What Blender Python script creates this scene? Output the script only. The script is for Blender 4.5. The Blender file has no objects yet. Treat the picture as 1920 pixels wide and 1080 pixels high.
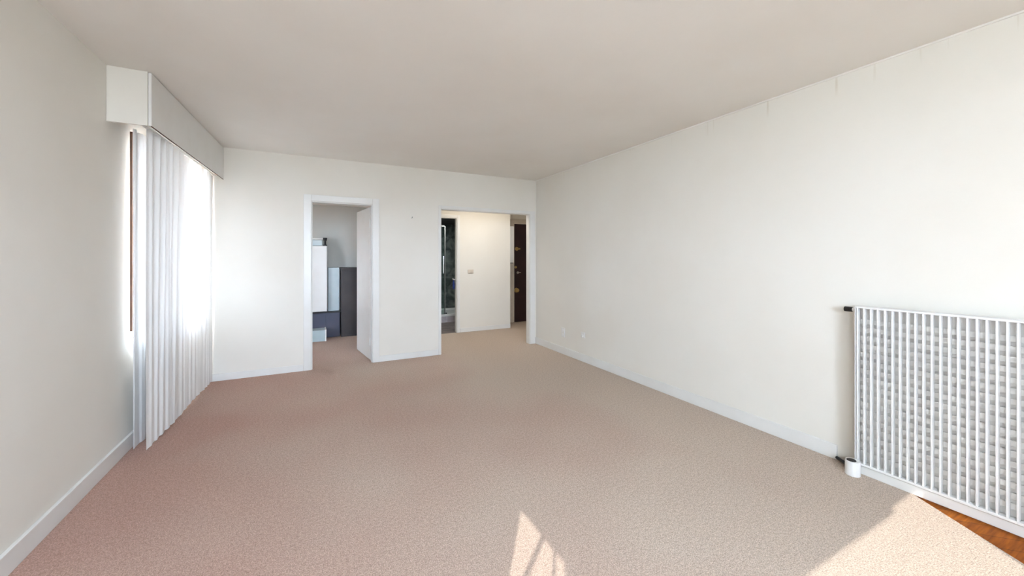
import bpy, bmesh, math, random
from mathutils import Vector, Matrix
random.seed(7)
sc = bpy.context.scene
C = sc.collection
PI = math.pi

# ------------------------------------------------------------------ camera
H = 1.31
cam_d = bpy.data.cameras.new('camera'); cam = bpy.data.objects.new('camera', cam_d); C.objects.link(cam)
cam.location = (0, 0, H)
cam.rotation_euler = (PI/2, 0, -math.atan(370/718))
cam_d.sensor_width = 36; cam_d.lens = 36*718/1920
cam_d.shift_y = -(540-484)/1920
cam_d.clip_start = 0.02
sc.camera = cam

# ------------------------------------------------------------------ sky, sun, exposure
w = bpy.data.worlds.new('sky'); sc.world = w; w.use_nodes = True
nt = w.node_tree; bg = nt.nodes['Background']
tc = nt.nodes.new('ShaderNodeTexCoord'); sep = nt.nodes.new('ShaderNodeSeparateXYZ')
ramp = nt.nodes.new('ShaderNodeValToRGB')
nt.links.new(tc.outputs['Generated'], sep.inputs[0]); nt.links.new(sep.outputs['Z'], ramp.inputs[0])
mr = nt.nodes.new('ShaderNodeMapRange'); mr.inputs[1].default_value = -1; mr.inputs[2].default_value = 1
nt.links.new(sep.outputs['Z'], mr.inputs[0]); nt.links.new(mr.outputs[0], ramp.inputs[0])
e = ramp.color_ramp.elements
e[0].position = 0.46; e[0].color = (0.22, 0.25, 0.27, 1)
e[1].position = 0.52; e[1].color = (0.68, 0.81, 1.0, 1)
k = e.new(1.0); k.color = (0.55, 0.74, 1.0, 1)
nt.links.new(ramp.outputs[0], bg.inputs[0]); bg.inputs[1].default_value = 22.0

SUN_AZ = Vector((0.578, 0.816)); TAN_EL = 0.594
sun_d = bpy.data.lights.new('sun', 'SUN'); sun = bpy.data.objects.new('sun', sun_d); C.objects.link(sun)
sun_d.energy = 2.3; sun_d.angle = math.radians(0.22); sun_d.color = (1.0, 0.95, 0.88)
sun.rotation_euler = Vector((SUN_AZ.x, SUN_AZ.y, -TAN_EL)).to_track_quat('-Z', 'Y').to_euler()
sun.location = (-4, -5, 6)

vs = sc.view_settings
vs.view_transform = 'Standard'; vs.look = 'None'; vs.gamma = 1; vs.exposure = 1.28; vs.use_curve_mapping = False

# portals: steer sampling of the sky through the window openings
def portal(loc, rot, sx, sy):
    d = bpy.data.lights.new('window_portal', 'AREA'); d.shape = 'RECTANGLE'; d.size = sx; d.size_y = sy
    d.cycles.is_portal = True
    o = bpy.data.objects.new('window_portal', d); C.objects.link(o); o.location = loc; o.rotation_euler = rot

# ------------------------------------------------------------------ helpers
def bm_new(): return bmesh.new()

def add_box(bm, lo, hi, M=None):
    lo = Vector(lo); hi = Vector(hi)
    r = bmesh.ops.create_cube(bm, size=1)
    T = Matrix.Translation((lo+hi)/2) @ Matrix.Diagonal((*(hi-lo), 1))
    if M is not None: T = M @ T
    bmesh.ops.transform(bm, matrix=T, verts=r['verts'])
    return r['verts']

def add_cyl(bm, p0, p1, r0, r1=None, seg=24):
    p0 = Vector(p0); p1 = Vector(p1); r1 = r0 if r1 is None else r1
    d = p1-p0
    r = bmesh.ops.create_cone(bm, cap_ends=True, segments=seg, radius1=r0, radius2=r1, depth=d.length)
    M = Matrix.Translation((p0+p1)/2) @ d.to_track_quat('Z', 'Y').to_matrix().to_4x4()
    bmesh.ops.transform(bm, matrix=M, verts=r['verts'])

def add_prism(bm, pts, z0, z1):
    b = [bm.verts.new((x, y, z0)) for x, y in pts]; t = [bm.verts.new((x, y, z1)) for x, y in pts]
    n = len(pts)
    bm.faces.new(b[::-1]); bm.faces.new(t)
    for i in range(n): bm.faces.new((b[i], b[(i+1) % n], t[(i+1) % n], t[i]))

def obj(name, bm, m, parent=None, bevel=0, smooth=False, origin=None):
    bmesh.ops.recalc_face_normals(bm, faces=bm.faces)
    me = bpy.data.meshes.new(name)
    if origin is not None:
        bmesh.ops.translate(bm, verts=bm.verts, vec=-Vector(origin))
    bm.to_mesh(me); bm.free(); me.materials.append(m)
    o = bpy.data.objects.new(name, me); C.objects.link(o)
    if origin is not None: o.location = origin
    if parent is not None:
        o.parent = parent
        o.location = (Vector(origin) if origin is not None else Vector()) - parent.location
    if smooth:
        for p in me.polygons: p.use_smooth = True
    if bevel:
        b = o.modifiers.new('bevel', 'BEVEL'); b.width = bevel; b.segments = 2; b.limit_method = 'ANGLE'
    return o

def box(name, lo, hi, m, parent=None, bevel=0):
    bm = bm_new(); add_box(bm, lo, hi); return obj(name, bm, m, parent, bevel)

def struct(o):
    o['kind'] = 'structure'; return o

def tag(o, label, cat, group=None):
    o['label'] = label; o['category'] = cat
    if group: o['group'] = group
    return o

def thing(name, loc, label=None, cat=None, group=None):
    o = bpy.data.objects.new(name, None); C.objects.link(o); o.location = loc; o.empty_display_size = 0.1
    if label: tag(o, label, cat, group)
    return o

def wall_mesh(axis, c0, c1, a0, a1, z0, z1, holes):
    """wall slab thick c0..c1 along the other axis, running a0..a1 with rectangular holes (h0,h1,hz0,hz1)"""
    bm = bm_new()
    A = sorted({a0, a1, *[h[0] for h in holes], *[h[1] for h in holes]})
    Z = sorted({z0, z1, *[h[2] for h in holes], *[h[3] for h in holes]})
    solid = {}
    for i in range(len(A)-1):
        for j in range(len(Z)-1):
            ca = (A[i]+A[i+1])/2; cz = (Z[j]+Z[j+1])/2
            solid[i, j] = not any(h[0] < ca < h[1] and h[2] < cz < h[3] for h in holes)
    V = {}
    def v(a, c, z):
        k = (round(a, 5), round(c, 5), round(z, 5))
        if k not in V: V[k] = bm.verts.new((c, a, z) if axis == 'y' else (a, c, z))
        return V[k]
    for (i, j), s in solid.items():
        if not s: continue
        x0, x1, y0, y1 = A[i], A[i+1], Z[j], Z[j+1]
        for c in (c0, c1): bm.faces.new((v(x0, c, y0), v(x1, c, y0), v(x1, c, y1), v(x0, c, y1)))
        for (di, dj, q) in ((-1, 0, ((x0, y0), (x0, y1))), (1, 0, ((x1, y0), (x1, y1))), (0, -1, ((x0, y0), (x1, y0))), (0, 1, ((x0, y1), (x1, y1)))):
            if not solid.get((i+di, j+dj), False):
                (p, r), (s2, t) = q
                bm.faces.new((v(p, c0, r), v(s2, c0, t), v(s2, c1, t), v(p, c1, r)))
    return bm

# ------------------------------------------------------------------ materials
def srgb(r, g, b):
    f = lambda c: ((c/255+0.055)/1.055)**2.4 if c/255 > 0.04045 else c/255/12.92
    return (f(r), f(g), f(b), 1)

def mat(name, col, rough=0.5, metal=0, noise=None, bump=None, spec=None):
    m = bpy.data.materials.new(name); m.use_nodes = True
    n = m.node_tree; p = n.nodes['Principled BSDF']
    p.inputs['Base Color'].default_value = col; p.inputs['Roughness'].default_value = rough; p.inputs['Metallic'].default_value = metal
    if spec is not None: p.inputs['Specular IOR Level'].default_value = spec
    t = n.nodes.new('ShaderNodeTexCoord')
    if noise:
        scale, col2, lo, hi = noise
        no = n.nodes.new('ShaderNodeTexNoise'); no.inputs['Scale'].default_value = scale; no.inputs['Detail'].default_value = 4
        n.links.new(t.outputs['Object'], no.inputs['Vector'])
        r = n.nodes.new('ShaderNodeValToRGB'); r.color_ramp.elements[0].position = lo; r.color_ramp.elements[1].position = hi
        r.color_ramp.elements[0].color = col; r.color_ramp.elements[1].color = col2
        n.links.new(no.outputs['Fac'], r.inputs[0]); n.links.new(r.outputs[0], p.inputs['Base Color'])
    if bump:
        bs, st, dist = bump
        no = n.nodes.new('ShaderNodeTexNoise'); no.inputs['Scale'].default_value = bs; no.inputs['Detail'].default_value = 3
        n.links.new(t.outputs['Object'], no.inputs['Vector'])
        b = n.nodes.new('ShaderNodeBump'); b.inputs['Strength'].default_value = st; b.inputs['Distance'].default_value = dist
        n.links.new(no.outputs['Fac'], b.inputs['Height']); n.links.new(b.outputs[0], p.inputs['Normal'])
    return m

M_wall = mat('wall_paint', srgb(234, 229, 219), 0.85, noise=(1.4, srgb(231, 225, 214), 0.4, 0.65), bump=(60, 0.08, 0.004))
# faint old drip stains running down the wall paint just under the ceiling
def add_drips(m):
    n = m.node_tree; p = n.nodes['Principled BSDF']; src = p.inputs['Base Color'].links[0].from_socket
    t = n.nodes.new('ShaderNodeTexCoord'); mp = n.nodes.new('ShaderNodeMapping'); mp.inputs['Scale'].default_value = (26, 26, 1.2)
    n.links.new(t.outputs['Object'], mp.inputs[0])
    no = n.nodes.new('ShaderNodeTexNoise'); no.inputs['Scale'].default_value = 1; no.inputs['Detail'].default_value = 2; n.links.new(mp.outputs[0], no.inputs['Vector'])
    a = n.nodes.new('ShaderNodeMapRange'); a.inputs[1].default_value = 0.64; a.inputs[2].default_value = 0.74; n.links.new(no.outputs['Fac'], a.inputs[0])
    sp = n.nodes.new('ShaderNodeSeparateXYZ'); n.links.new(t.outputs['Object'], sp.inputs[0])
    z = n.nodes.new('ShaderNodeMapRange'); z.inputs[1].default_value = 2.36; z.inputs[2].default_value = 2.46; n.links.new(sp.outputs['Z'], z.inputs[0])
    mu = n.nodes.new('ShaderNodeMath'); mu.operation = 'MULTIPLY'; n.links.new(a.outputs[0], mu.inputs[0]); n.links.new(z.outputs[0], mu.inputs[1])
    m2 = n.nodes.new('ShaderNodeMath'); m2.operation = 'MULTIPLY'; m2.inputs[1].default_value = 0.35; n.links.new(mu.outputs[0], m2.inputs[0])
    mx = n.nodes.new('ShaderNodeMixRGB'); mx.inputs[2].default_value = srgb(188, 170, 140)
    n.links.new(m2.outputs[0], mx.inputs[0]); n.links.new(src, mx.inputs[1]); n.links.new(mx.outputs[0], p.inputs['Base Color'])
M_wallr = mat('wall_paint_stained', srgb(234, 229, 219), 0.85, noise=(1.4, srgb(231, 225, 214), 0.4, 0.65), bump=(60, 0.08, 0.004))
add_drips(M_wallr)
M_ceil = mat('ceiling_paint', srgb(240, 235, 227), 0.9, noise=(1.0, srgb(236, 230, 221), 0.4, 0.65), bump=(40, 0.08, 0.004))
M_white = mat('white_gloss_paint', srgb(231, 229, 224), 0.35, noise=(6, srgb(228, 225, 219), 0.4, 0.7))
M_rad = mat('radiator_enamel', srgb(236, 234, 230), 0.35, noise=(8, srgb(231, 229, 226), 0.4, 0.7))
M_black = mat('black_plastic', srgb(14, 12, 12), 0.4, noise=(30, srgb(22, 20, 20), 0.4, 0.7))
M_grey = mat('grey_rubber', srgb(120, 118, 112), 0.6, noise=(30, srgb(135, 132, 126), 0.4, 0.7))
M_brownframe = mat('brown_window_wood', srgb(72, 44, 26), 0.6, noise=(12, srgb(92, 58, 34), 0.3, 0.7))
M_brass = mat('brass', srgb(206, 180, 128), 0.3, 0.9, noise=(20, srgb(190, 162, 108), 0.3, 0.7))
M_chrome = mat('chrome', srgb(215, 215, 218), 0.2, 0.9, noise=(20, srgb(200, 200, 205), 0.3, 0.7))
M_doordark = mat('dark_door_veneer', srgb(40, 20, 27), 0.45, noise=(5, srgb(52, 27, 32), 0.35, 0.7))
M_navy = mat('navy_laminate', srgb(58, 64, 84), 0.4, noise=(3, srgb(72, 72, 88), 0.35, 0.65))
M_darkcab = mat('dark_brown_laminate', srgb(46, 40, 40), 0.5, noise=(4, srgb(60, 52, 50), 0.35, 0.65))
M_kwall = mat('kitchen_wall_paint', srgb(205, 203, 196), 0.85, noise=(1.4, srgb(198, 198, 192), 0.4, 0.65))
M_panelg = mat('pale_green_panel', srgb(186, 198, 200), 0.3, noise=(3, srgb(172, 188, 190), 0.4, 0.65))
M_blue = mat('blue_cloth', srgb(38, 62, 130), 0.9, noise=(40, srgb(30, 50, 110), 0.4, 0.6))
M_beigewood = mat('beige_door_trim', srgb(214, 202, 186), 0.5, noise=(8, srgb(206, 194, 178), 0.4, 0.6))

def carpet_material():
    m = bpy.data.materials.new('carpet_pile'); m.use_nodes = True
    n = m.node_tree; p = n.nodes['Principled BSDF']; p.inputs['Roughness'].default_value = 1; p.inputs['Specular IOR Level'].default_value = 0.05
    t = n.nodes.new('ShaderNodeTexCoord')
    def noise(scale, detail=3):
        a = n.nodes.new('ShaderNodeTexNoise'); a.inputs['Scale'].default_value = scale; a.inputs['Detail'].default_value = detail
        n.links.new(t.outputs['Object'], a.inputs['Vector']); return a
    def rmp(src, c0, c1, lo, hi):
        r = n.nodes.new('ShaderNodeValToRGB'); r.color_ramp.elements[0].position = lo; r.color_ramp.elements[1].position = hi
        r.color_ramp.elements[0].color = c0; r.color_ramp.elements[1].color = c1
        n.links.new(src, r.inputs[0]); return r
    # pink to lighter tan along X, mottled by large noise
    sp = n.nodes.new('ShaderNodeSeparateXYZ'); n.links.new(t.outputs['Object'], sp.inputs[0])
    big = noise(0.6, 2)
    ad = n.nodes.new('ShaderNodeMath'); ad.operation = 'MULTIPLY_ADD'; ad.inputs[1].default_value = 0.16
    n.links.new(sp.outputs['X'], ad.inputs[0]); n.links.new(big.outputs['Fac'], ad.inputs[2])
    base = rmp(ad.outputs[0], srgb(196, 162, 149), srgb(213, 197, 182), 0.28, 0.80)
    fine = noise(190, 4); sp1 = rmp(fine.outputs['Fac'], (0.50, 0.47, 0.45, 1), (1.22, 1.2, 1.18, 1), 0.34, 0.66)
    mul = n.nodes.new('ShaderNodeMixRGB'); mul.blend_type = 'MULTIPLY'; mul.inputs[0].default_value = 0.75
    n.links.new(base.outputs[0], mul.inputs[1]); n.links.new(sp1.outputs[0], mul.inputs[2])
    mid = noise(60, 6); sp2 = rmp(mid.outputs['Fac'], (0.88, 0.86, 0.84, 1), (1.05, 1.05, 1.05, 1), 0.38, 0.6)
    mul2 = n.nodes.new('ShaderNodeMixRGB'); mul2.blend_type = 'MULTIPLY'; mul2.inputs[0].default_value = 0.8
    n.links.new(mul.outputs[0], mul2.inputs[1]); n.links.new(sp2.outputs[0], mul2.inputs[2])
    n.links.new(mul2.outputs[0], p.inputs['Base Color'])
    b = n.nodes.new('ShaderNodeBump'); b.inputs['Strength'].default_value = 0.6; b.inputs['Distance'].default_value = 0.006
    n.links.new(fine.outputs['Fac'], b.inputs['Height']); n.links.new(b.outputs[0], p.inputs['Normal'])
    return m
M_carpet = carpet_material()

def wood_floor(name, c0, c1, rot=0):
    m = bpy.data.materials.new(name); m.use_nodes = True
    n = m.node_tree; p = n.nodes['Principled BSDF']; p.inputs['Roughness'].default_value = 0.7; p.inputs['Specular IOR Level'].default_value = 0.25
    t = n.nodes.new('ShaderNodeTexCoord'); mp = n.nodes.new('ShaderNodeMapping')
    mp.inputs['Rotation'].default_value = (0, 0, rot)
    n.links.new(t.outputs['Object'], mp.inputs[0])
    br = n.nodes.new('ShaderNodeTexBrick'); br.inputs['Scale'].default_value = 1
    br.inputs['Brick Width'].default_value = 0.5; br.inputs['Row Height'].default_value = 0.09; br.inputs['Mortar Size'].default_value = 0.0015
    br.inputs['Color1'].default_value = c0; br.inputs['Color2'].default_value = c1; br.inputs['Mortar'].default_value = (c0[0]*.3, c0[1]*.3, c0[2]*.3, 1)
    n.links.new(mp.outputs[0], br.inputs['Vector'])
    mp2 = n.nodes.new('ShaderNodeMapping'); mp2.inputs['Scale'].default_value = (3, 40, 3); mp2.inputs['Rotation'].default_value = (0, 0, rot)
    n.links.new(t.outputs['Object'], mp2.inputs[0])
    no = n.nodes.new('ShaderNodeTexNoise'); no.inputs['Scale'].default_value = 2; no.inputs['Detail'].default_value = 5
    n.links.new(mp2.outputs[0], no.inputs['Vector'])
    r = n.nodes.new('ShaderNodeValToRGB'); r.color_ramp.elements[0].color = (0.6, 0.55, 0.5, 1); r.color_ramp.elements[1].color = (1.15, 1.15, 1.1, 1)
    r.color_ramp.elements[0].position = 0.3; r.color_ramp.elements[1].position = 0.7
    n.links.new(no.outputs['Fac'], r.inputs[0])
    mx = n.nodes.new('ShaderNodeMixRGB'); mx.blend_type = 'MULTIPLY'; mx.inputs[0].default_value = 1
    n.links.new(br.outputs[0], mx.inputs[1]); n.links.new(r.outputs[0], mx.inputs[2]); n.links.new(mx.outputs[0], p.inputs['Base Color'])
    return m
M_wood = wood_floor('parquet', srgb(205, 118, 26), srgb(172, 92, 18), PI/4)
M_bathfloor = wood_floor('grey_vinyl_plank', srgb(150, 138, 136), srgb(128, 118, 118))

def tile_material(name, c0, c1, mortar, bw, bh):
    m = bpy.data.materials.new(name); m.use_nodes = True
    n = m.node_tree; p = n.nodes['Principled BSDF']; p.inputs['Roughness'].default_value = 0.25
    t = n.nodes.new('ShaderNodeTexCoord'); mp = n.nodes.new('ShaderNodeMapping'); mp.inputs['Rotation'].default_value = (PI/2, 0, 0)
    n.links.new(t.outputs['Object'], mp.inputs[0])
    br = n.nodes.new('ShaderNodeTexBrick'); br.offset = 0.5; br.inputs['Scale'].default_value = 1
    br.inputs['Brick Width'].default_value = bw; br.inputs['Row Height'].default_value = bh; br.inputs['Mortar Size'].default_value = 0.003
    br.inputs['Mortar'].default_value = mortar
    n.links.new(mp.outputs[0], br.inputs['Vector'])
    for sl, sc_, d in (('Color1', 3.0, 8), ('Color2', 4.5, 8)):
        no = n.nodes.new('ShaderNodeTexNoise'); no.inputs['Scale'].default_value = sc_; no.inputs['Detail'].default_value = d; no.inputs['Distortion'].default_value = 1.6
        n.links.new(t.outputs['Object'], no.inputs['Vector'])
        r = n.nodes.new('ShaderNodeValToRGB'); r.color_ramp.elements[0].color = c0; r.color_ramp.elements[1].color = c1
        r.color_ramp.elements[0].position = 0.42; r.color_ramp.elements[1].position = 0.62
        n.links.new(no.outputs['Fac'], r.inputs[0]); n.links.new(r.outputs[0], br.inputs[sl])
    n.links.new(br.outputs[0], p.inputs['Base Color'])
    return m
M_tile = tile_material('dark_marbled_tile', srgb(70, 76, 74), srgb(116, 122, 116), srgb(50, 52, 52), 0.6, 0.3)
M_steptile = tile_material('pinkish_step_tile', srgb(196, 184, 186), srgb(214, 206, 206), srgb(240, 238, 236), 0.2, 0.2)

def glass_material(name, tint=(1, 1, 1, 1), fac=0.06):
    m = bpy.data.materials.new(name); m.use_nodes = True
    n = m.node_tree; n.nodes.remove(n.nodes['Principled BSDF'])
    tr = n.nodes.new('ShaderNodeBsdfTransparent'); tr.inputs[0].default_value = tint
    gl = n.nodes.new('ShaderNodeBsdfGlossy'); gl.inputs['Roughness'].default_value = 0.02
    fr = n.nodes.new('ShaderNodeMath'); fr.operation = 'MULTIPLY_ADD'; fr.inputs[1].default_value = 0.9; fr.inputs[2].default_value = 0.02; pw = n.nodes.new('ShaderNodeMath'); pw.operation = 'POWER'; pw.inputs[1].default_value = 5; lw = n.nodes.new('ShaderNodeLayerWeight'); lw.inputs[0].default_value = 0.5; n.links.new(lw.outputs['Facing'], pw.inputs[0]); n.links.new(pw.outputs[0], fr.inputs[0])
    mx = n.nodes.new('ShaderNodeMixShader')
    n.links.new(fr.outputs[0], mx.inputs[0]); n.links.new(tr.outputs[0], mx.inputs[1]); n.links.new(gl.outputs[0], mx.inputs[2])
    n.links.new(mx.outputs[0], n.nodes['Material Output'].inputs[0])
    return m
M_glass = glass_material('window_glass')
M_showerglass = glass_material('shower_glass', (0.82, 0.9, 0.88, 1))

def curtain_material(name, col, see=0.12, thru=0.5):
    m = bpy.data.materials.new(name); m.use_nodes = True
    n = m.node_tree; n.nodes.remove(n.nodes['Principled BSDF'])
    d = n.nodes.new('ShaderNodeBsdfDiffuse'); d.inputs[0].default_value = col
    tl = n.nodes.new('ShaderNodeBsdfTranslucent'); tl.inputs[0].default_value = col
    tr = n.nodes.new('ShaderNodeBsdfTransparent')
    t = n.nodes.new('ShaderNodeTexCoord'); wv = n.nodes.new('ShaderNodeTexNoise'); wv.inputs['Scale'].default_value = 400
    n.links.new(t.outputs['Object'], wv.inputs['Vector'])
    r = n.nodes.new('ShaderNodeMapRange'); r.inputs[3].default_value = see*0.6; r.inputs[4].default_value = see*1.4
    n.links.new(wv.outputs['Fac'], r.inputs[0])
    m1 = n.nodes.new('ShaderNodeMixShader'); m1.inputs[0].default_value = thru
    m2 = n.nodes.new('ShaderNodeMixShader')
    n.links.new(d.outputs[0], m1.inputs[1]); n.links.new(tl.outputs[0], m1.inputs[2])
    n.links.new(r.outputs[0], m2.inputs[0]); n.links.new(m1.outputs[0], m2.inputs[1]); n.links.new(tr.outputs[0], m2.inputs[2])
    n.links.new(m2.outputs[0], n.nodes['Material Output'].inputs[0])
    return m
M_sheer = curtain_material('white_voile', srgb(244, 243, 241), 0.004, 0.11)

# ------------------------------------------------------------------ the room
XL, XR, YB, YF, CH = -1.14, 3.03, 5.07, -2.08, 2.50     # left, right, back (far) wall, rear wall, ceiling
T = 0.10
K0, K1 = -1.6, 1.35          # kitchen x extent
HW = 6.42                    # hall wall
DOOR1 = (-0.035, 0.645, 0, 1.98)
OPEN = (1.524, 2.92, 0, 1.98)
W1 = (3.58, 4.86, 0.72, 2.20)        # curtained window in left wall
W2 = (-1.91, -1.21, 1.84, 2.376)       # tall window behind the camera, left wall
W3 = (-1.06, 0.885, 1.15, 2.296)        # window, rear wall

# floor: parquet with the fitted carpet laid over it, the carpet cut diagonally by the radiator
struct(box('floor', (-3.2, YF-0.3, -0.1), (5.0, 9.0, -0.012), M_wood))
bm = bm_new()
add_prism(bm, [(XL, YF), (1.17, YF), (2.955, 0.875), (XR, 1.0), (XR, YB), (XL, YB)], -0.012, 0.0)
cp = obj('carpet', bm, M_carpet); tag(cp, 'fitted pinkish beige carpet covering the room floor', 'carpet')
struct(box('floor_hall', (K1, YB, -0.012), (4.9, 7.0, 0.0), M_carpet))
struct(box('floor_kitchen', (K0, YB, -0.012), (K1, 7.45, 0.0), M_carpet))
struct(box('floor_bathroom', (1.45, HW+0.02, -0.012), (3.12, 8.6, 0.002), M_bathfloor))

struct(box('ceiling', (XL-0.2, YF-0.2, CH), (XR+0.2, YB+T, CH+0.1), M_ceil))
struct(obj('wall_left', wall_mesh('y', XL-0.22, XL, YF-0.2, YB+T, 0.0, CH, [W1, W2]), M_wall))
struct(obj('wall_right', wall_mesh('y', XR, XR+0.15, YF-0.2, YB, 0.0, CH, []), M_wallr))
struct(obj('wall_back', wall_mesh('x', YB, YB+T, XL, XR+0.15, 0.0, CH, [DOOR1, OPEN]), M_wall))
struct(obj('wall_rear', wall_mesh('x', YF-0.2, YF, XL, XR, 0.0, CH, [W3]), M_wall))

# thin cove where the ceiling meets the right wall, baseboards
struct(box('trim_1', (XR-0.008, YF, CH-0.010), (XR, YB, CH), M_ceil))
def baseboard(name, pts, side):
    bm = bm_new()
    for (lo, hi) in pts: add_box(bm, lo, hi)
    return struct(obj(name, bm, M_white, bevel=0.003))
baseboard('baseboard_right', [((XR-0.018, 1.245, 0), (XR, YB, 0.095))], 0)
baseboard('baseboard_left', [((XL, YF, 0), (XL+0.018, W1[0]+0.06, 0.10))], 0)
baseboard('baseboard_back', [((XL+0.03, YB-0.012, 0), (-0.118, YB, 0.075)), ((0.723, YB-0.012, 0), (OPEN[0]-0.035, YB, 0.075))], 0)

# ------------------------------------------------------------------ windows
def window(name, axis, c, a0, a1, z0, z1, mat_f, mullions=(), fw=0.05, sill=False, transoms=(), md=0.022):
    root = thing(name, (0, 0, 0)); root['kind'] = 'structure'
    def B(bm, a, b, za, zb, d=0.03):
        if axis == 'y': add_box(bm, (c-d, a, za), (c+d, b, zb))
        else: add_box(bm, (a, c-d, za), (b, c+d, zb))
    bm = bm_new()
    B(bm, a0, a1, z1-fw, z1); B(bm, a0, a1, z0, z0+fw)
    B(bm, a0, a0+fw, z0+fw, z1-fw); B(bm, a1-fw, a1, z0+fw, z1-fw)
    obj('window_frame', bm, mat_f, root, 0.004)
    for (m0, mw) in mullions:
        bm = bm_new(); B(bm, m0-mw/2, m0+mw/2, z0+fw, z1-fw, md); obj('mullion', bm, mat_f, root, 0.003)
    for tz in transoms:
        bm = bm_new(); B(bm, a0+fw, a1-fw, tz-0.02, tz+0.02, 0.018); obj('transom', bm, mat_f, root, 0.003)
    bm = bm_new(); B(bm, a0+fw*0.6, a1-fw*0.6, z0+fw*0.6, z1-fw*0.6, 0.003); obj('window_pane', bm, M_glass, root)
    if sill:
        bm = bm_new(); add_box(bm, (XL-0.20, a0, z0-0.03), (XL+0.02, a1, z0)); obj('window_sill', bm, M_white, root, 0.004)
    return root
window('window_1', 'y', XL-0.09, W1[0], W1[1], W1[2], W1[3], M_white, mullions=((4.28, 0.07),), sill=False)
window('window_2', 'y', XL-0.12, W2[0], W2[1], W2[2], W2[3], M_white, mullions=((-1.690, 0.014),), fw=0.004, md=0.005)
w2 = bpy.data.objects['window_2']
bm = bm_new(); add_box(bm, (-0.004, -0.012, -0.27), (0.004, 0.012, 0.31), Matrix.Translation((XL-0.12, -1.49, 2.083)) @ Matrix.Rotation(math.atan2(0.102, 0.188), 4, 'X')); obj('diagonal_stay', bm, M_white, w2)
window('window_3', 'x', YF-0.12, W3[0], W3[1], W3[2], W3[3], M_white, mullions=((-0.5, 0.04),), fw=0.004)
# unseen box stepping the rear window head, added to notch the sun patch edge
struct(box('sun_edge_box', (W3[0], YF-0.15, 2.240), (0.487, YF-0.09, 2.2955), M_white))
portal((XL-0.1, (W1[0]+W1[1])/2, 1.5), (0, -PI/2, 0), 1.40, 1.28)
portal((XL-0.1, (W2[0]+W2[1])/2, (W2[2]+W2[3])/2), (0, -PI/2, 0), W2[3]-W2[2], W2[1]-W2[0])
portal(((W3[0]+W3[1])/2, YF-0.1, (W3[2]+W3[3])/2), (PI/2, 0, 0), W3[1]-W3[0], W3[3]-W3[2])

# unseen fin beside the rear window, added to dim the near right wall
struct(box('sky_blocker_fin', (-1.22, YF-1.15, -0.1), (-1.10, YF-0.2, 3.0), M_wall))
# unseen slab above the curtained window, added to shade it from the sun
struct(box('sun_shade_slab', (XL-2.0, 2.6, 2.56), (XL-0.22, YB+1.2, 2.72), M_wall))
# unseen area light under the hall ceiling, added to brighten the hall
hl = bpy.data.lights.new('hall_fill_light', 'AREA'); hl.shape = 'DISK'; hl.size = 0.6; hl.energy = 6; hl.color = (1.0, 0.95, 0.87)
ho = bpy.data.objects.new('hall_fill_light', hl); C.objects.link(ho); ho.location = (2.6, 5.45, CH-0.02)
bl_ = bpy.data.lights.new('bathroom_fill_light', 'AREA'); bl_.shape = 'DISK'; bl_.size = 0.25; bl_.energy = 4; bl_.color = (0.9, 0.97, 1.0)  # unseen area light, added to lift the dark bathroom tiles
bo = bpy.data.objects.new('bathroom_fill_light', bl_); C.objects.link(bo); bo.location = (2.4, 7.3, 2.06)
# brown strip of the window lining beside the wall end
struct(box('trim_3', (XL-0.02, W1[0]-0.002, 0.80), (XL+0.012, W1[0]+0.022, 2.19), M_brownframe))

# ------------------------------------------------------------------ pelmet
px0, py0, px1, py1, pz = -0.928, 3.235, -0.868, YB-0.002, 2.155
pel = thing('curtain_pelmet', (XL, 3.235, pz), 'white boxed pelmet hiding the curtain rail beside the far left corner', 'pelmet')
def skewed(bm, x_off0, x_off1, y0, y1, z0, z1):
    def xf(y): return px0 + (px1-px0)*(y-py0)/(py1-py0)
    add_prism(bm, [(xf(y0)-x_off1, y0), (xf(y0)-x_off0, y0), (xf(y1)-x_off0, y1), (xf(y1)-x_off1, y1)], z0, z1)
bm = bm_new(); skewed(bm, 0, 0.016, py0, py1, pz, CH-0.007); obj('front_board', bm, M_white, pel, 0.002, origin=None)
bm = bm_new(); add_box(bm, (XL+0.001, py0, pz), (px0-0.0185, py0+0.018, CH-0.001)); obj('end_board', bm, M_wall, pel, 0.001)
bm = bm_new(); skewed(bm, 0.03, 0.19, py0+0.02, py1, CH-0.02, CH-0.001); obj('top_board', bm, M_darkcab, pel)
bm = bm_new(); skewed(bm, 0.075, 0.09, py0+0.03, py1-0.01, pz+0.028, pz+0.044); obj('curtain_rail', bm, M_white, pel)
bm = bm_new(); skewed(bm, -0.0015, 0.004, py0, py1-0.01, pz-0.004, pz); obj('edge_strip', bm, M_brownframe, pel)

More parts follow.
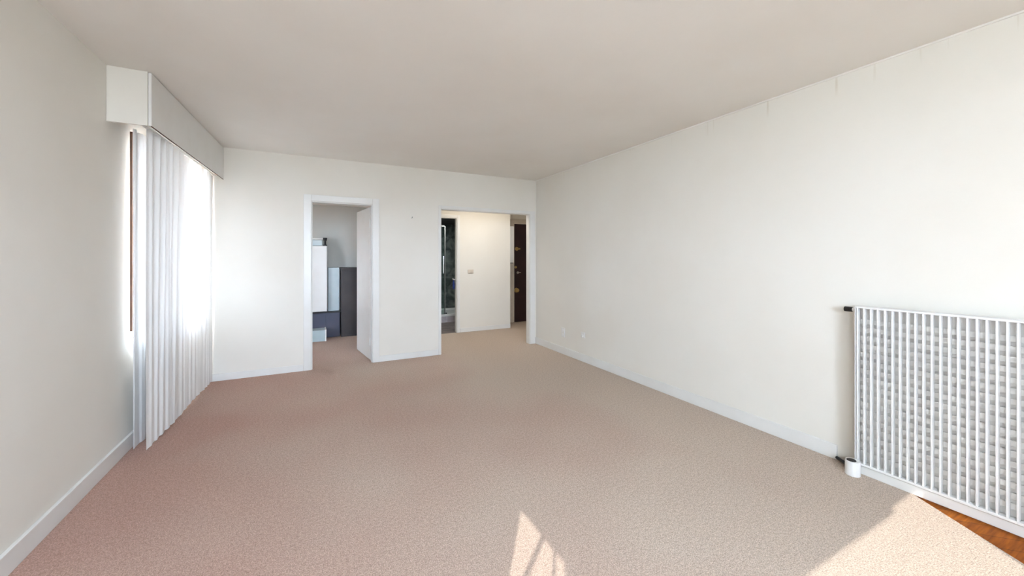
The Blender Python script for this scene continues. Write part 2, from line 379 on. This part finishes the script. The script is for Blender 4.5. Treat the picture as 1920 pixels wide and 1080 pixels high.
# ------------------------------------------------------------------ curtains
def curtain(name, p0, p1, z0, z1, folds, amp, m, seed, label, steps=420, hemwave=0.012, taper=0.0):
    rnd = random.Random(seed)
    L = (Vector(p1)-Vector(p0)).length
    d = (Vector(p1)-Vector(p0)).normalized(); nrm = Vector((d.y, -d.x))
    ph = [(rnd.uniform(0.7, 1.3), rnd.uniform(0, 6.28), rnd.uniform(0.5, 1.0)) for _ in range(5)]
    rows = 40
    bm = bm_new(); grid = []
    for j in range(rows+1):
        v = j/rows
        row = []
        for i in range(steps+1):
            u = i/steps
            warp = u + 0.012*math.sin(u*17+ph[0][1]) + 0.008*math.sin(u*31+v*2.0+ph[1][1])
            lean = 0.02*math.sin(u*9+ph[2][1])*(1-v)
            a = amp*(0.55+0.45*math.sin(u*6.1+ph[3][1])**2)*(0.22+0.78*v)
            off = a*math.sin(2*PI*folds*(warp+lean*0.4)) + 0.35*a*math.sin(2*PI*folds*2.3*warp+ph[4][1])
            P = Vector(p0)+d*(L*(u))+nrm*off
            z = z0+(z1-z0)*v
            if j == 0: z += hemwave*(0.5+0.5*math.sin(u*11+1))
            row.append(bm.verts.new((P.x, P.y, z)))
        grid.append(row)
    for j in range(rows):
        for i in range(steps):
            bm.faces.new((grid[j][i], grid[j][i+1], grid[j+1][i+1], grid[j+1][i]))
    o = obj(name, bm, m, smooth=True)
    return tag(o, label, 'curtain', 'curtains under the pelmet')
curtain('curtain', (-1.000, 3.40), (-0.965, 5.055), 0.012, pz+0.026, 13, 0.026, M_sheer, 3,
        'wide white sheer curtain in folds reaching the far corner')
curtain('curtain', (-1.085, 3.455), (-1.07, 4.2), 0.012, pz+0.026, 6, 0.014, M_sheer, 8,
        'narrow white curtain strip next to the left wall end, behind the wide curtain', steps=200)

# ------------------------------------------------------------------ door_1 (kitchen door) with frame
d1 = thing('door_1', (0.645, YB+T, 0)); d1['kind'] = 'structure'
bm = bm_new()
fo = 0.08
add_box(bm, (DOOR1[0]-fo, YB-0.014, 0), (DOOR1[0], YB+0.0, 2.055))
add_box(bm, (DOOR1[1], YB-0.014, 0), (DOOR1[1]+fo, YB+0.0, 2.055))
add_box(bm, (DOOR1[0], YB-0.014, 1.98), (DOOR1[1], YB+0.0, 2.055))
add_box(bm, (DOOR1[0], YB, 0), (DOOR1[0]+0.012, YB+T, 1.98))
add_box(bm, (DOOR1[1]-0.012, YB, 0), (DOOR1[1], YB+T, 1.98))
add_box(bm, (DOOR1[0]+0.012, YB, 1.968), (DOOR1[1]-0.012, YB+T, 1.98))
obj('door_frame', bm, M_white, d1, 0.004)
hinge = Vector((0.628, YB+T+0.004)); free = Vector((0.535, YB+T+0.70))
dv = free-hinge; ang = math.atan2(dv.y, dv.x)
ML = Matrix.Translation((hinge.x, hinge.y, 0)) @ Matrix.Rotation(ang, 4, 'Z')
bm = bm_new(); add_box(bm, (0, -0.038, 0.012), (dv.length, 0, 1.962), ML); lf = obj('door_leaf', bm, M_white, d1, 0.003)
for hz in (0.25, 1.75):
    bm = bm_new(); add_cyl(bm, (0.622, YB+T-0.006, hz-0.05), (0.622, YB+T-0.006, hz+0.05), 0.008, seg=12); obj('hinge', bm, M_white, d1)

# ------------------------------------------------------------------ trim round the wide opening
bm = bm_new()
ox0, ox1, _, oz = OPEN
add_box(bm, (ox0-0.032, YB-0.012, 0), (ox0, YB, oz+0.045))
add_box(bm, (ox1, YB-0.012, 0), (ox1+0.085, YB, oz+0.045))
add_box(bm, (ox0, YB-0.012, oz), (ox1, YB, oz+0.045))
add_box(bm, (ox0, YB, 0), (ox0+0.008, YB+T, oz)); add_box(bm, (ox1-0.008, YB, 0), (ox1, YB+T, oz)); add_box(bm, (ox0, YB, oz-0.008), (ox1, YB+T, oz))
struct(obj('trim_4', bm, M_white, bevel=0.003))

# ------------------------------------------------------------------ kitchen beyond door_1
KY = 7.35
struct(obj('wall_kitchen_back', wall_mesh('x', KY, KY+0.1, K0-0.1, K1, 0.0, 2.3, []), M_kwall))
struct(obj('wall_kitchen_left', wall_mesh('y', K0-0.1, K0, YB+T, KY, 0.0, 2.3, [(6.0, 6.4, 1.35, 1.75)]), M_kwall))
struct(obj('wall_kitchen_right', wall_mesh('y', K1, K1+0.1, YB+T, 8.6, 0.0, CH, []), M_wall))
struct(box('ceiling_kitchen', (K0-0.1, YB+T, 2.22), (K1, KY, 2.30), M_ceil))
window('added_kitchen_window', 'y', K0-0.05, 6.0, 6.4, 1.35, 1.75, M_white)  # unseen window, added and sized to set the kitchen brightness
portal((K0-0.02, 6.2, 1.55), (0, -PI/2, 0), 0.4, 0.4)

bm = bm_new(); add_box(bm, (-0.9, 7.02, 0.0), (0.375, KY-0.002, 0.405))
lowc = thing('low_cupboard', (-0.26, 7.2, 0), 'low dark navy cupboard along the kitchen wall, carrying the white fridge', 'cupboard')
obj('body', bm, M_navy, lowc, 0.004)
box('worktop', (-0.92, 7.0, 0.405), (0.385, KY-0.002, 0.425), M_black, lowc, 0.003)
box('door', (-0.25, 7.012, 0.03), (0.16, 7.02, 0.39), M_navy, lowc, 0.002)
box('door', (-0.68, 7.012, 0.03), (-0.27, 7.02, 0.39), M_navy, lowc, 0.002)

fr = thing('fridge', (-0.1, 7.2, 0.425), 'tall narrow white fridge standing on the low navy cupboard', 'fridge')
box('body', (-0.36, 7.06, 0.425), (0.19, KY-0.005, 1.515), M_white, fr, 0.006)
box('door', (-0.36, 7.02, 0.43), (0.182, 7.058, 1.51), M_white, fr, 0.008)
bm = bm_new(); add_box(bm, (-0.33, 7.0, 0.9), (-0.31, 7.02, 1.2)); obj('handle', bm, M_chrome, fr, 0.003)

tb = thing('storage_tub', (0.05, 7.16, 1.515), 'clear green-tinted tub with white lid on top of the fridge', 'tub')
box('tub_body', (-0.06, 7.08, 1.515), (0.115, 7.26, 1.615), M_panelg, tb, 0.01)
box('lid', (-0.068, 7.072, 1.615), (0.122, 7.268, 1.642), M_white, tb, 0.006)
bm = bm_new()
add_cyl(bm, (0.155, 7.12, 1.515), (0.155, 7.12, 1.535), 0.032, 0.030); add_cyl(bm, (0.155, 7.12, 1.535), (0.155, 7.12, 1.60), 0.016, 0.016)
add_cyl(bm, (0.155, 7.12, 1.60), (0.155, 7.12, 1.65), 0.024, 0.032)
tag(obj('pepper_mill', bm, M_black, origin=(0.155, 7.12, 1.515)), 'black waisted mill at the right end of the fridge top', 'mill')

bm = bm_new(); add_box(bm, (0.20, 7.10, 0.425), (0.372, 7.34, 1.15))
tag(obj('pale_panel_unit', bm, M_panelg, bevel=0.004), 'pale green-grey slim panel unit right of the fridge', 'unit')
dc = thing('tall_cupboard', (0.6, 7.2, 0), 'dark brown cupboard half hidden behind the open white door', 'cupboard')
box('body', (0.392, 6.96, 0.0), (0.85, KY-0.002, 1.12), M_darkcab, dc, 0.004)
box('top', (0.384, 6.94, 1.12), (0.86, KY-0.002, 1.15), M_darkcab, dc, 0.003)
box('door', (0.40, 6.945, 0.03), (0.84, 6.96, 1.10), M_darkcab, dc, 0.003)
bm = bm_new()
wb = thing('floor_box', (0.02, 6.8, 0), 'small white box on the kitchen floor before the navy cupboard', 'box')
box('body', (-0.16, 6.72, 0), (0.145, 6.98, 0.175), M_panelg, wb, 0.003)
box('side_panel', (0.145, 6.715, 0), (0.165, 6.985, 0.18), M_white, wb, 0.002)

# ------------------------------------------------------------------ hall beyond the wide opening
BD = (1.50, 2.228, 0, 2.02)
struct(obj('wall_hall', wall_mesh('x', HW, HW+0.09, K1+0.1, 3.27, 0.0, CH, [BD]), M_wall))
struct(box('ceiling_hall', (K1, YB+T, CH), (5.0, 8.7, CH+0.1), M_ceil))
struct(obj('wall_hall_side', wall_mesh('y', 3.18, 3.27, HW+0.09, 8.6, 0.0, CH, []), M_wall))
ED = (3.625, 4.45, 0, 2.01)
struct(obj('wall_entrance', wall_mesh('x', 6.95, 7.03, 3.27, 4.9, 0.0, CH, []), M_wall))
struct(obj('wall_hall_right', wall_mesh('y', 4.9, 5.0, YB, 7.0, 0.0, CH, []), M_wall))
struct(obj('wall_hall_front', wall_mesh('x', YB, YB+T, XR+0.15, 5.0, 0.0, CH, []), M_wall))
baseboard('baseboard_hall', [((2.275, HW-0.012, 0), (3.27, HW, 0.075))], 0)
bm = bm_new()
add_box(bm, (BD[1], HW-0.012, 0), (BD[1]+0.045, HW, 2.065)); add_box(bm, (BD[0]-0.045, HW-0.012, 0), (BD[0], HW, 2.065)); add_box(bm, (BD[0], HW-0.012, 2.02), (BD[1], HW, 2.065))
add_box(bm, (BD[1]-0.014, HW, 0), (BD[1], HW+0.09, 2.02)); add_box(bm, (BD[0], HW, 2.006), (BD[1]-0.014, HW+0.09, 2.02))
struct(obj('trim_5', bm, M_white, bevel=0.003))

# hall light switch and low plug
sw = thing('light_switch', (2.47, HW, 1.07), 'small double light switch on the hall wall beside the bathroom opening', 'switch')
box('plate', (2.42, HW-0.008, 1.035), (2.53, HW, 1.105), M_beigewood, sw, 0.003)
for i in (0, 1):
    box('rocker', (2.43+0.047*i, HW-0.014, 1.05), (2.468+0.047*i, HW-0.008, 1.09), M_beigewood, sw, 0.002)

# entrance door
ed = thing('door_2', (4.04, 6.95, 0)); ed['kind'] = 'structure'
bm = bm_new()
add_box(bm, (3.54, 6.93, 0), (3.625, 6.95, 2.10)); add_box(bm, (3.625, 6.93, 2.01), (4.45, 6.95, 2.10)); add_box(bm, (4.45, 6.93, 0), (4.535, 6.95, 2.10))
add_box(bm, (3.525, 6.925, 2.10), (4.55, 6.95, 2.115))
obj('door_frame', bm, M_beigewood, ed, 0.003)
leaf = box('door_leaf', (3.627, 6.925, 0.006), (4.448, 6.948, 2.008), M_doordark, ed, 0.002)
def knob(name, x, z, r, m, par, l=0.05):
    bm = bm_new(); add_cyl(bm, (x, 6.925, z), (x, 6.919, z), r*1.2); add_cyl(bm, (x, 6.919, z), (x, 6.925-l*0.5, z), r*0.45)
    add_cyl(bm, (x, 6.925-l*0.5, z), (x, 6.925-l, z), r*0.8, r)
    o = obj(name, bm, m, par, 0.002); return o
knob('upper_lock', 3.675, 1.50, 0.033, M_brass, ed, 0.03)
knob('upper_lock_key', 3.735, 1.50, 0.014, M_brass, ed, 0.03)
knob('middle_lock', 3.648, 1.125, 0.022, M_brass, ed, 0.03)
bm = bm_new(); add_cyl(bm, (3.69, 6.925, 1.015), (3.69, 6.90, 1.015), 0.026); add_box(bm, (3.685, 6.895, 1.005), (3.76, 6.91, 1.022)); obj('handle', bm, M_chrome, ed, 0.002)
knob('door_knob', 3.665, 0.655, 0.040, M_brass, ed, 0.06)

# electric panel on the wall end
ep = thing('fuse_box', (3.27, 6.7, 1.22), 'tall white fuse box on the wall end left of the dark entrance door', 'fuse box')
box('case', (3.272, 6.56, 1.225), (3.425, 6.85, 1.925), M_white, ep, 0.005)
box('bottom_lip', (3.272, 6.565, 1.205), (3.41, 6.845, 1.224), M_grey, ep, 0.002)
box('cover', (3.30, 6.553, 1.26), (3.415, 6.559, 1.89), M_white, ep, 0.002)
bm = bm_new(); add_cyl(bm, (3.30, 6.60, 0.0), (3.30, 6.60, 0.05), 0.016); add_cyl(bm, (3.30, 6.60, 0.05), (3.30, 6.56, 0.085), 0.016, 0.012)
tag(obj('door_stop', bm, M_black, origin=(3.30, 6.60, 0)), 'little black door stop on the carpet at the hall wall end', 'door stop')

# ------------------------------------------------------------------ bathroom
struct(obj('wall_bathroom_back', wall_mesh('x', 8.5, 8.6, 1.45, 3.18, 0.0, CH, []), M_tile))
struct(box('wall_bathroom_left', (1.4505, 7.55, 0), (1.47, 8.5, CH), M_tile))
struct(box('wall_bathroom_right', (3.15, HW+0.09, 0), (3.18, 8.5, CH), M_tile))
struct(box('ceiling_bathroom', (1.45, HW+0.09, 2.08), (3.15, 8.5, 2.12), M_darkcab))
st = thing('shower_tray', (2.4, 8.0, 0), 'white shower tray raised on a tiled step in the dark bathroom', 'shower tray')
box('tiled_step', (1.475, 7.56, 0.0), (3.145, 8.495, 0.12), M_steptile, st, 0.002)
bm = bm_new()
add_box(bm, (1.475, 7.545, 0.12), (3.145, 7.60, 0.165)); add_box(bm, (1.475, 8.44, 0.12), (3.145, 8.495, 0.165)); add_box(bm, (1.475, 7.60, 0.12), (1.53, 8.44, 0.165)); add_box(bm, (3.09, 7.60, 0.12), (3.145, 8.44, 0.165))
add_box(bm, (1.53, 7.60, 0.12), (3.09, 8.44, 0.13))
obj('tray_basin', bm, M_white, st, 0.006)
bm = bm_new(); add_cyl(bm, (2.42, 7.72, 0.13), (2.42, 7.72, 0.175), 0.035, 0.028); obj('drain_cover', bm, M_black, st)
ss = thing('shower_screen', (2.0, 7.57, 0.165), 'clear glass shower screen with slim grey upright on the tray edge', 'shower screen')
box('glass', (1.50, 7.568, 0.168), (2.352, 7.576, 1.95), M_showerglass, ss)
box('upright', (2.352, 7.560, 0.166), (2.372, 7.584, 1.96), M_grey, ss, 0.002)
box('top_rail', (1.49, 7.560, 1.95), (2.352, 7.584, 1.975), M_grey, ss, 0.002)
bm = bm_new(); add_cyl(bm, (2.322, 7.54, 1.0), (2.322, 7.54, 1.35), 0.010, seg=12); add_cyl(bm, (2.322, 7.54, 1.03), (2.322, 7.567, 1.03), 0.007, seg=12); add_cyl(bm, (2.322, 7.54, 1.32), (2.322, 7.567, 1.32), 0.007, seg=12)
obj('grab_handle', bm, M_chrome, ss, smooth=False)
# robe hook with a blue cloth on the bathroom jamb
hk = thing('robe_hook', (2.21, 6.50, 0.93), 'pale hook on the right jamb of the bathroom opening', 'hook')
bm = bm_new(); add_cyl(bm, (2.214, 6.53-0.03, 0.93), (2.180, 6.50, 0.93), 0.018, 0.012, 16); add_cyl(bm, (2.180, 6.50, 0.93), (2.170, 6.50, 0.955), 0.012, 0.014, 16); obj('hook_peg', bm, M_chrome, hk)
bm = bm_new()
prev = None
for j in range(13):
    v = j/12; ring = []
    rr = 0.006+0.018*math.sin(PI*min(1, v*0.75+0.05)); z = 0.92-0.16*v
    for i in range(16):
        a = 2*PI*i/16; r = rr*(1+0.18*math.sin(3*a+v*3))
        ring.append(bm.verts.new((2.186+r*math.cos(a)*0.8, 6.50+r*math.sin(a), z)))
    if prev:
        for i in range(16): bm.faces.new((prev[i], prev[(i+1) % 16], ring[(i+1) % 16], ring[i]))
    else: bm.faces.new(ring)
    prev = ring
bm.faces.new(prev[::-1])
tag(obj('blue_cloth', bm, M_blue, smooth=True), 'small dark blue cloth hanging from the hook at the bathroom opening', 'cloth')

# ------------------------------------------------------------------ wall fittings in the room
def outlet(name, y, z, h, wd, label):
    o = thing(name, (XR, y, z), label, 'socket')
    box('plate', (XR-0.012, y-wd/2, z-h/2), (XR, y+wd/2, z+h/2), M_white, o, 0.003)
    n = 2 if h > 0.1 else 1
    for i in range(n):
        zc = z if n == 1 else z+(i-0.5)*h*0.48
        bm = bm_new(); add_cyl(bm, (XR-0.012, y, zc), (XR-0.0145, y, zc), 0.019); obj('socket_well', bm, M_rad, o)
    return o
outlet('wall_socket', 4.34, 0.295, 0.125, 0.075, 'tall double wall socket low on the right wall, nearer the doorway')
outlet('wall_socket', 3.90, 0.335, 0.070, 0.070, 'single wall socket low on the right wall, further from the doorway')
bm = bm_new(); add_cyl(bm, (3.895, 0, 0), (3.895, 0, 0), 0.01) if False else None
add_cyl(bm, (XR-0.030, 3.90, 0.325), (XR-0.0150, 3.90, 0.325), 0.016, 0.018)
tag(obj('socket_plug', bm, M_white, bevel=0.003), 'little white plug in the single wall socket', 'plug')
bm = bm_new(); add_cyl(bm, (1.134, YB, 1.835), (1.134, YB-0.025, 1.838), 0.004, seg=10); add_cyl(bm, (1.134, YB-0.025, 1.838), (1.134, YB-0.028, 1.852), 0.004, seg=10)
tag(obj('wall_nail', bm, M_grey, origin=(1.134, YB, 1.835)), 'small bent nail in the back wall between the two doorways', 'nail')

# ------------------------------------------------------------------ radiator
RX0, RX1, RY1, RY0 = 2.93, 2.995, 1.116, -0.42
RZ0, RZ1 = 0.06, 1.018
rad = thing('radiator', (2.96, 0.35, 0), 'tall white bladed radiator on the right wall', 'radiator')
pitch = 0.0315; nf = int((RY1-RY0)/pitch)
bm = bm_new()
for i in range(nf):
    y = RY1-0.004-i*pitch
    add_box(bm, (RX0, y-0.0085, RZ0+0.012), (RX0+0.030, y-0.0005, RZ1-0.010))
obj('vertical_blades', bm, M_rad, rad, 0.0012)
bm = bm_new()
z = RZ0+0.05
while z < RZ1-0.06:
    add_box(bm, (RX0+0.0295, RY0+0.01, z), (RX0+0.037, RY1-0.012, z+0.030)); z += 0.05
obj('cross_fins', bm, M_rad, rad, 0.002)
bm = bm_new(); add_box(bm, (RX0-0.002, RY0, RZ1-0.012), (RX1, RY1, RZ1)); obj('top_cap', bm, M_rad, rad, 0.003)
bm = bm_new(); add_box(bm, (RX0-0.002, RY0, RZ0), (RX1, RY1, RZ0+0.014)); obj('bottom_cap', bm, M_rad, rad, 0.003)
bm = bm_new(); add_box(bm, (RX0-0.003, RY1, RZ0), (RX1, RY1+0.003, RZ1)); obj('end_plate', bm, M_rad, rad, 0.001)
bm = bm_new(); add_box(bm, (RX0+0.040, RY0, RZ0+0.014), (RX0+0.045, RY1, RZ1-0.012)); obj('back_plate', bm, M_rad, rad)
for by in (0.9, -0.2):
    bm = bm_new(); add_box(bm, (RX1, by-0.02, 0.2), (XR, by+0.02, 0.9)); obj('wall_bracket', bm, M_rad, rad)
bm = bm_new(); add_cyl(bm, (2.965, RY1+0.003, 0.992), (2.965, RY1+0.026, 0.992), 0.012); bl = obj('bleed_stub', bm, M_rad, rad)
bm = bm_new(); add_cyl(bm, (2.965, RY1+0.026, 0.992), (2.965, RY1+0.068, 0.992), 0.0155); obj('black_cap', bm, M_black, rad, 0.003)
bm = bm_new(); add_cyl(bm, (2.893, 1.115, 0.001), (2.893, 1.115, 0.088), 0.037, 0.036, 32); vb = obj('valve_cover', bm, M_rad, rad, 0.003)
bm = bm_new(); add_cyl(bm, (2.885, 1.118, 0.0875), (2.885, 1.118, 0.091), 0.023, 0.022, 32); obj('valve_opening', bm, M_black, rad)
# black pipe lying on the baseboard top towards the valve
bm = bm_new(); add_cyl(bm, (3.01, 1.243, 0.018), (2.945, 1.14, 0.02), 0.009, 0.011, 12); add_cyl(bm, (2.945, 1.145, 0.01), (2.945, 1.145, 0.045), 0.010, 0.010, 12)
obj('supply_pipe', bm, M_black, rad)
struct(box('baseboard_radiator', (2.948, YF, 0), (XR, 1.12, 0.052), M_white, bevel=0.003))
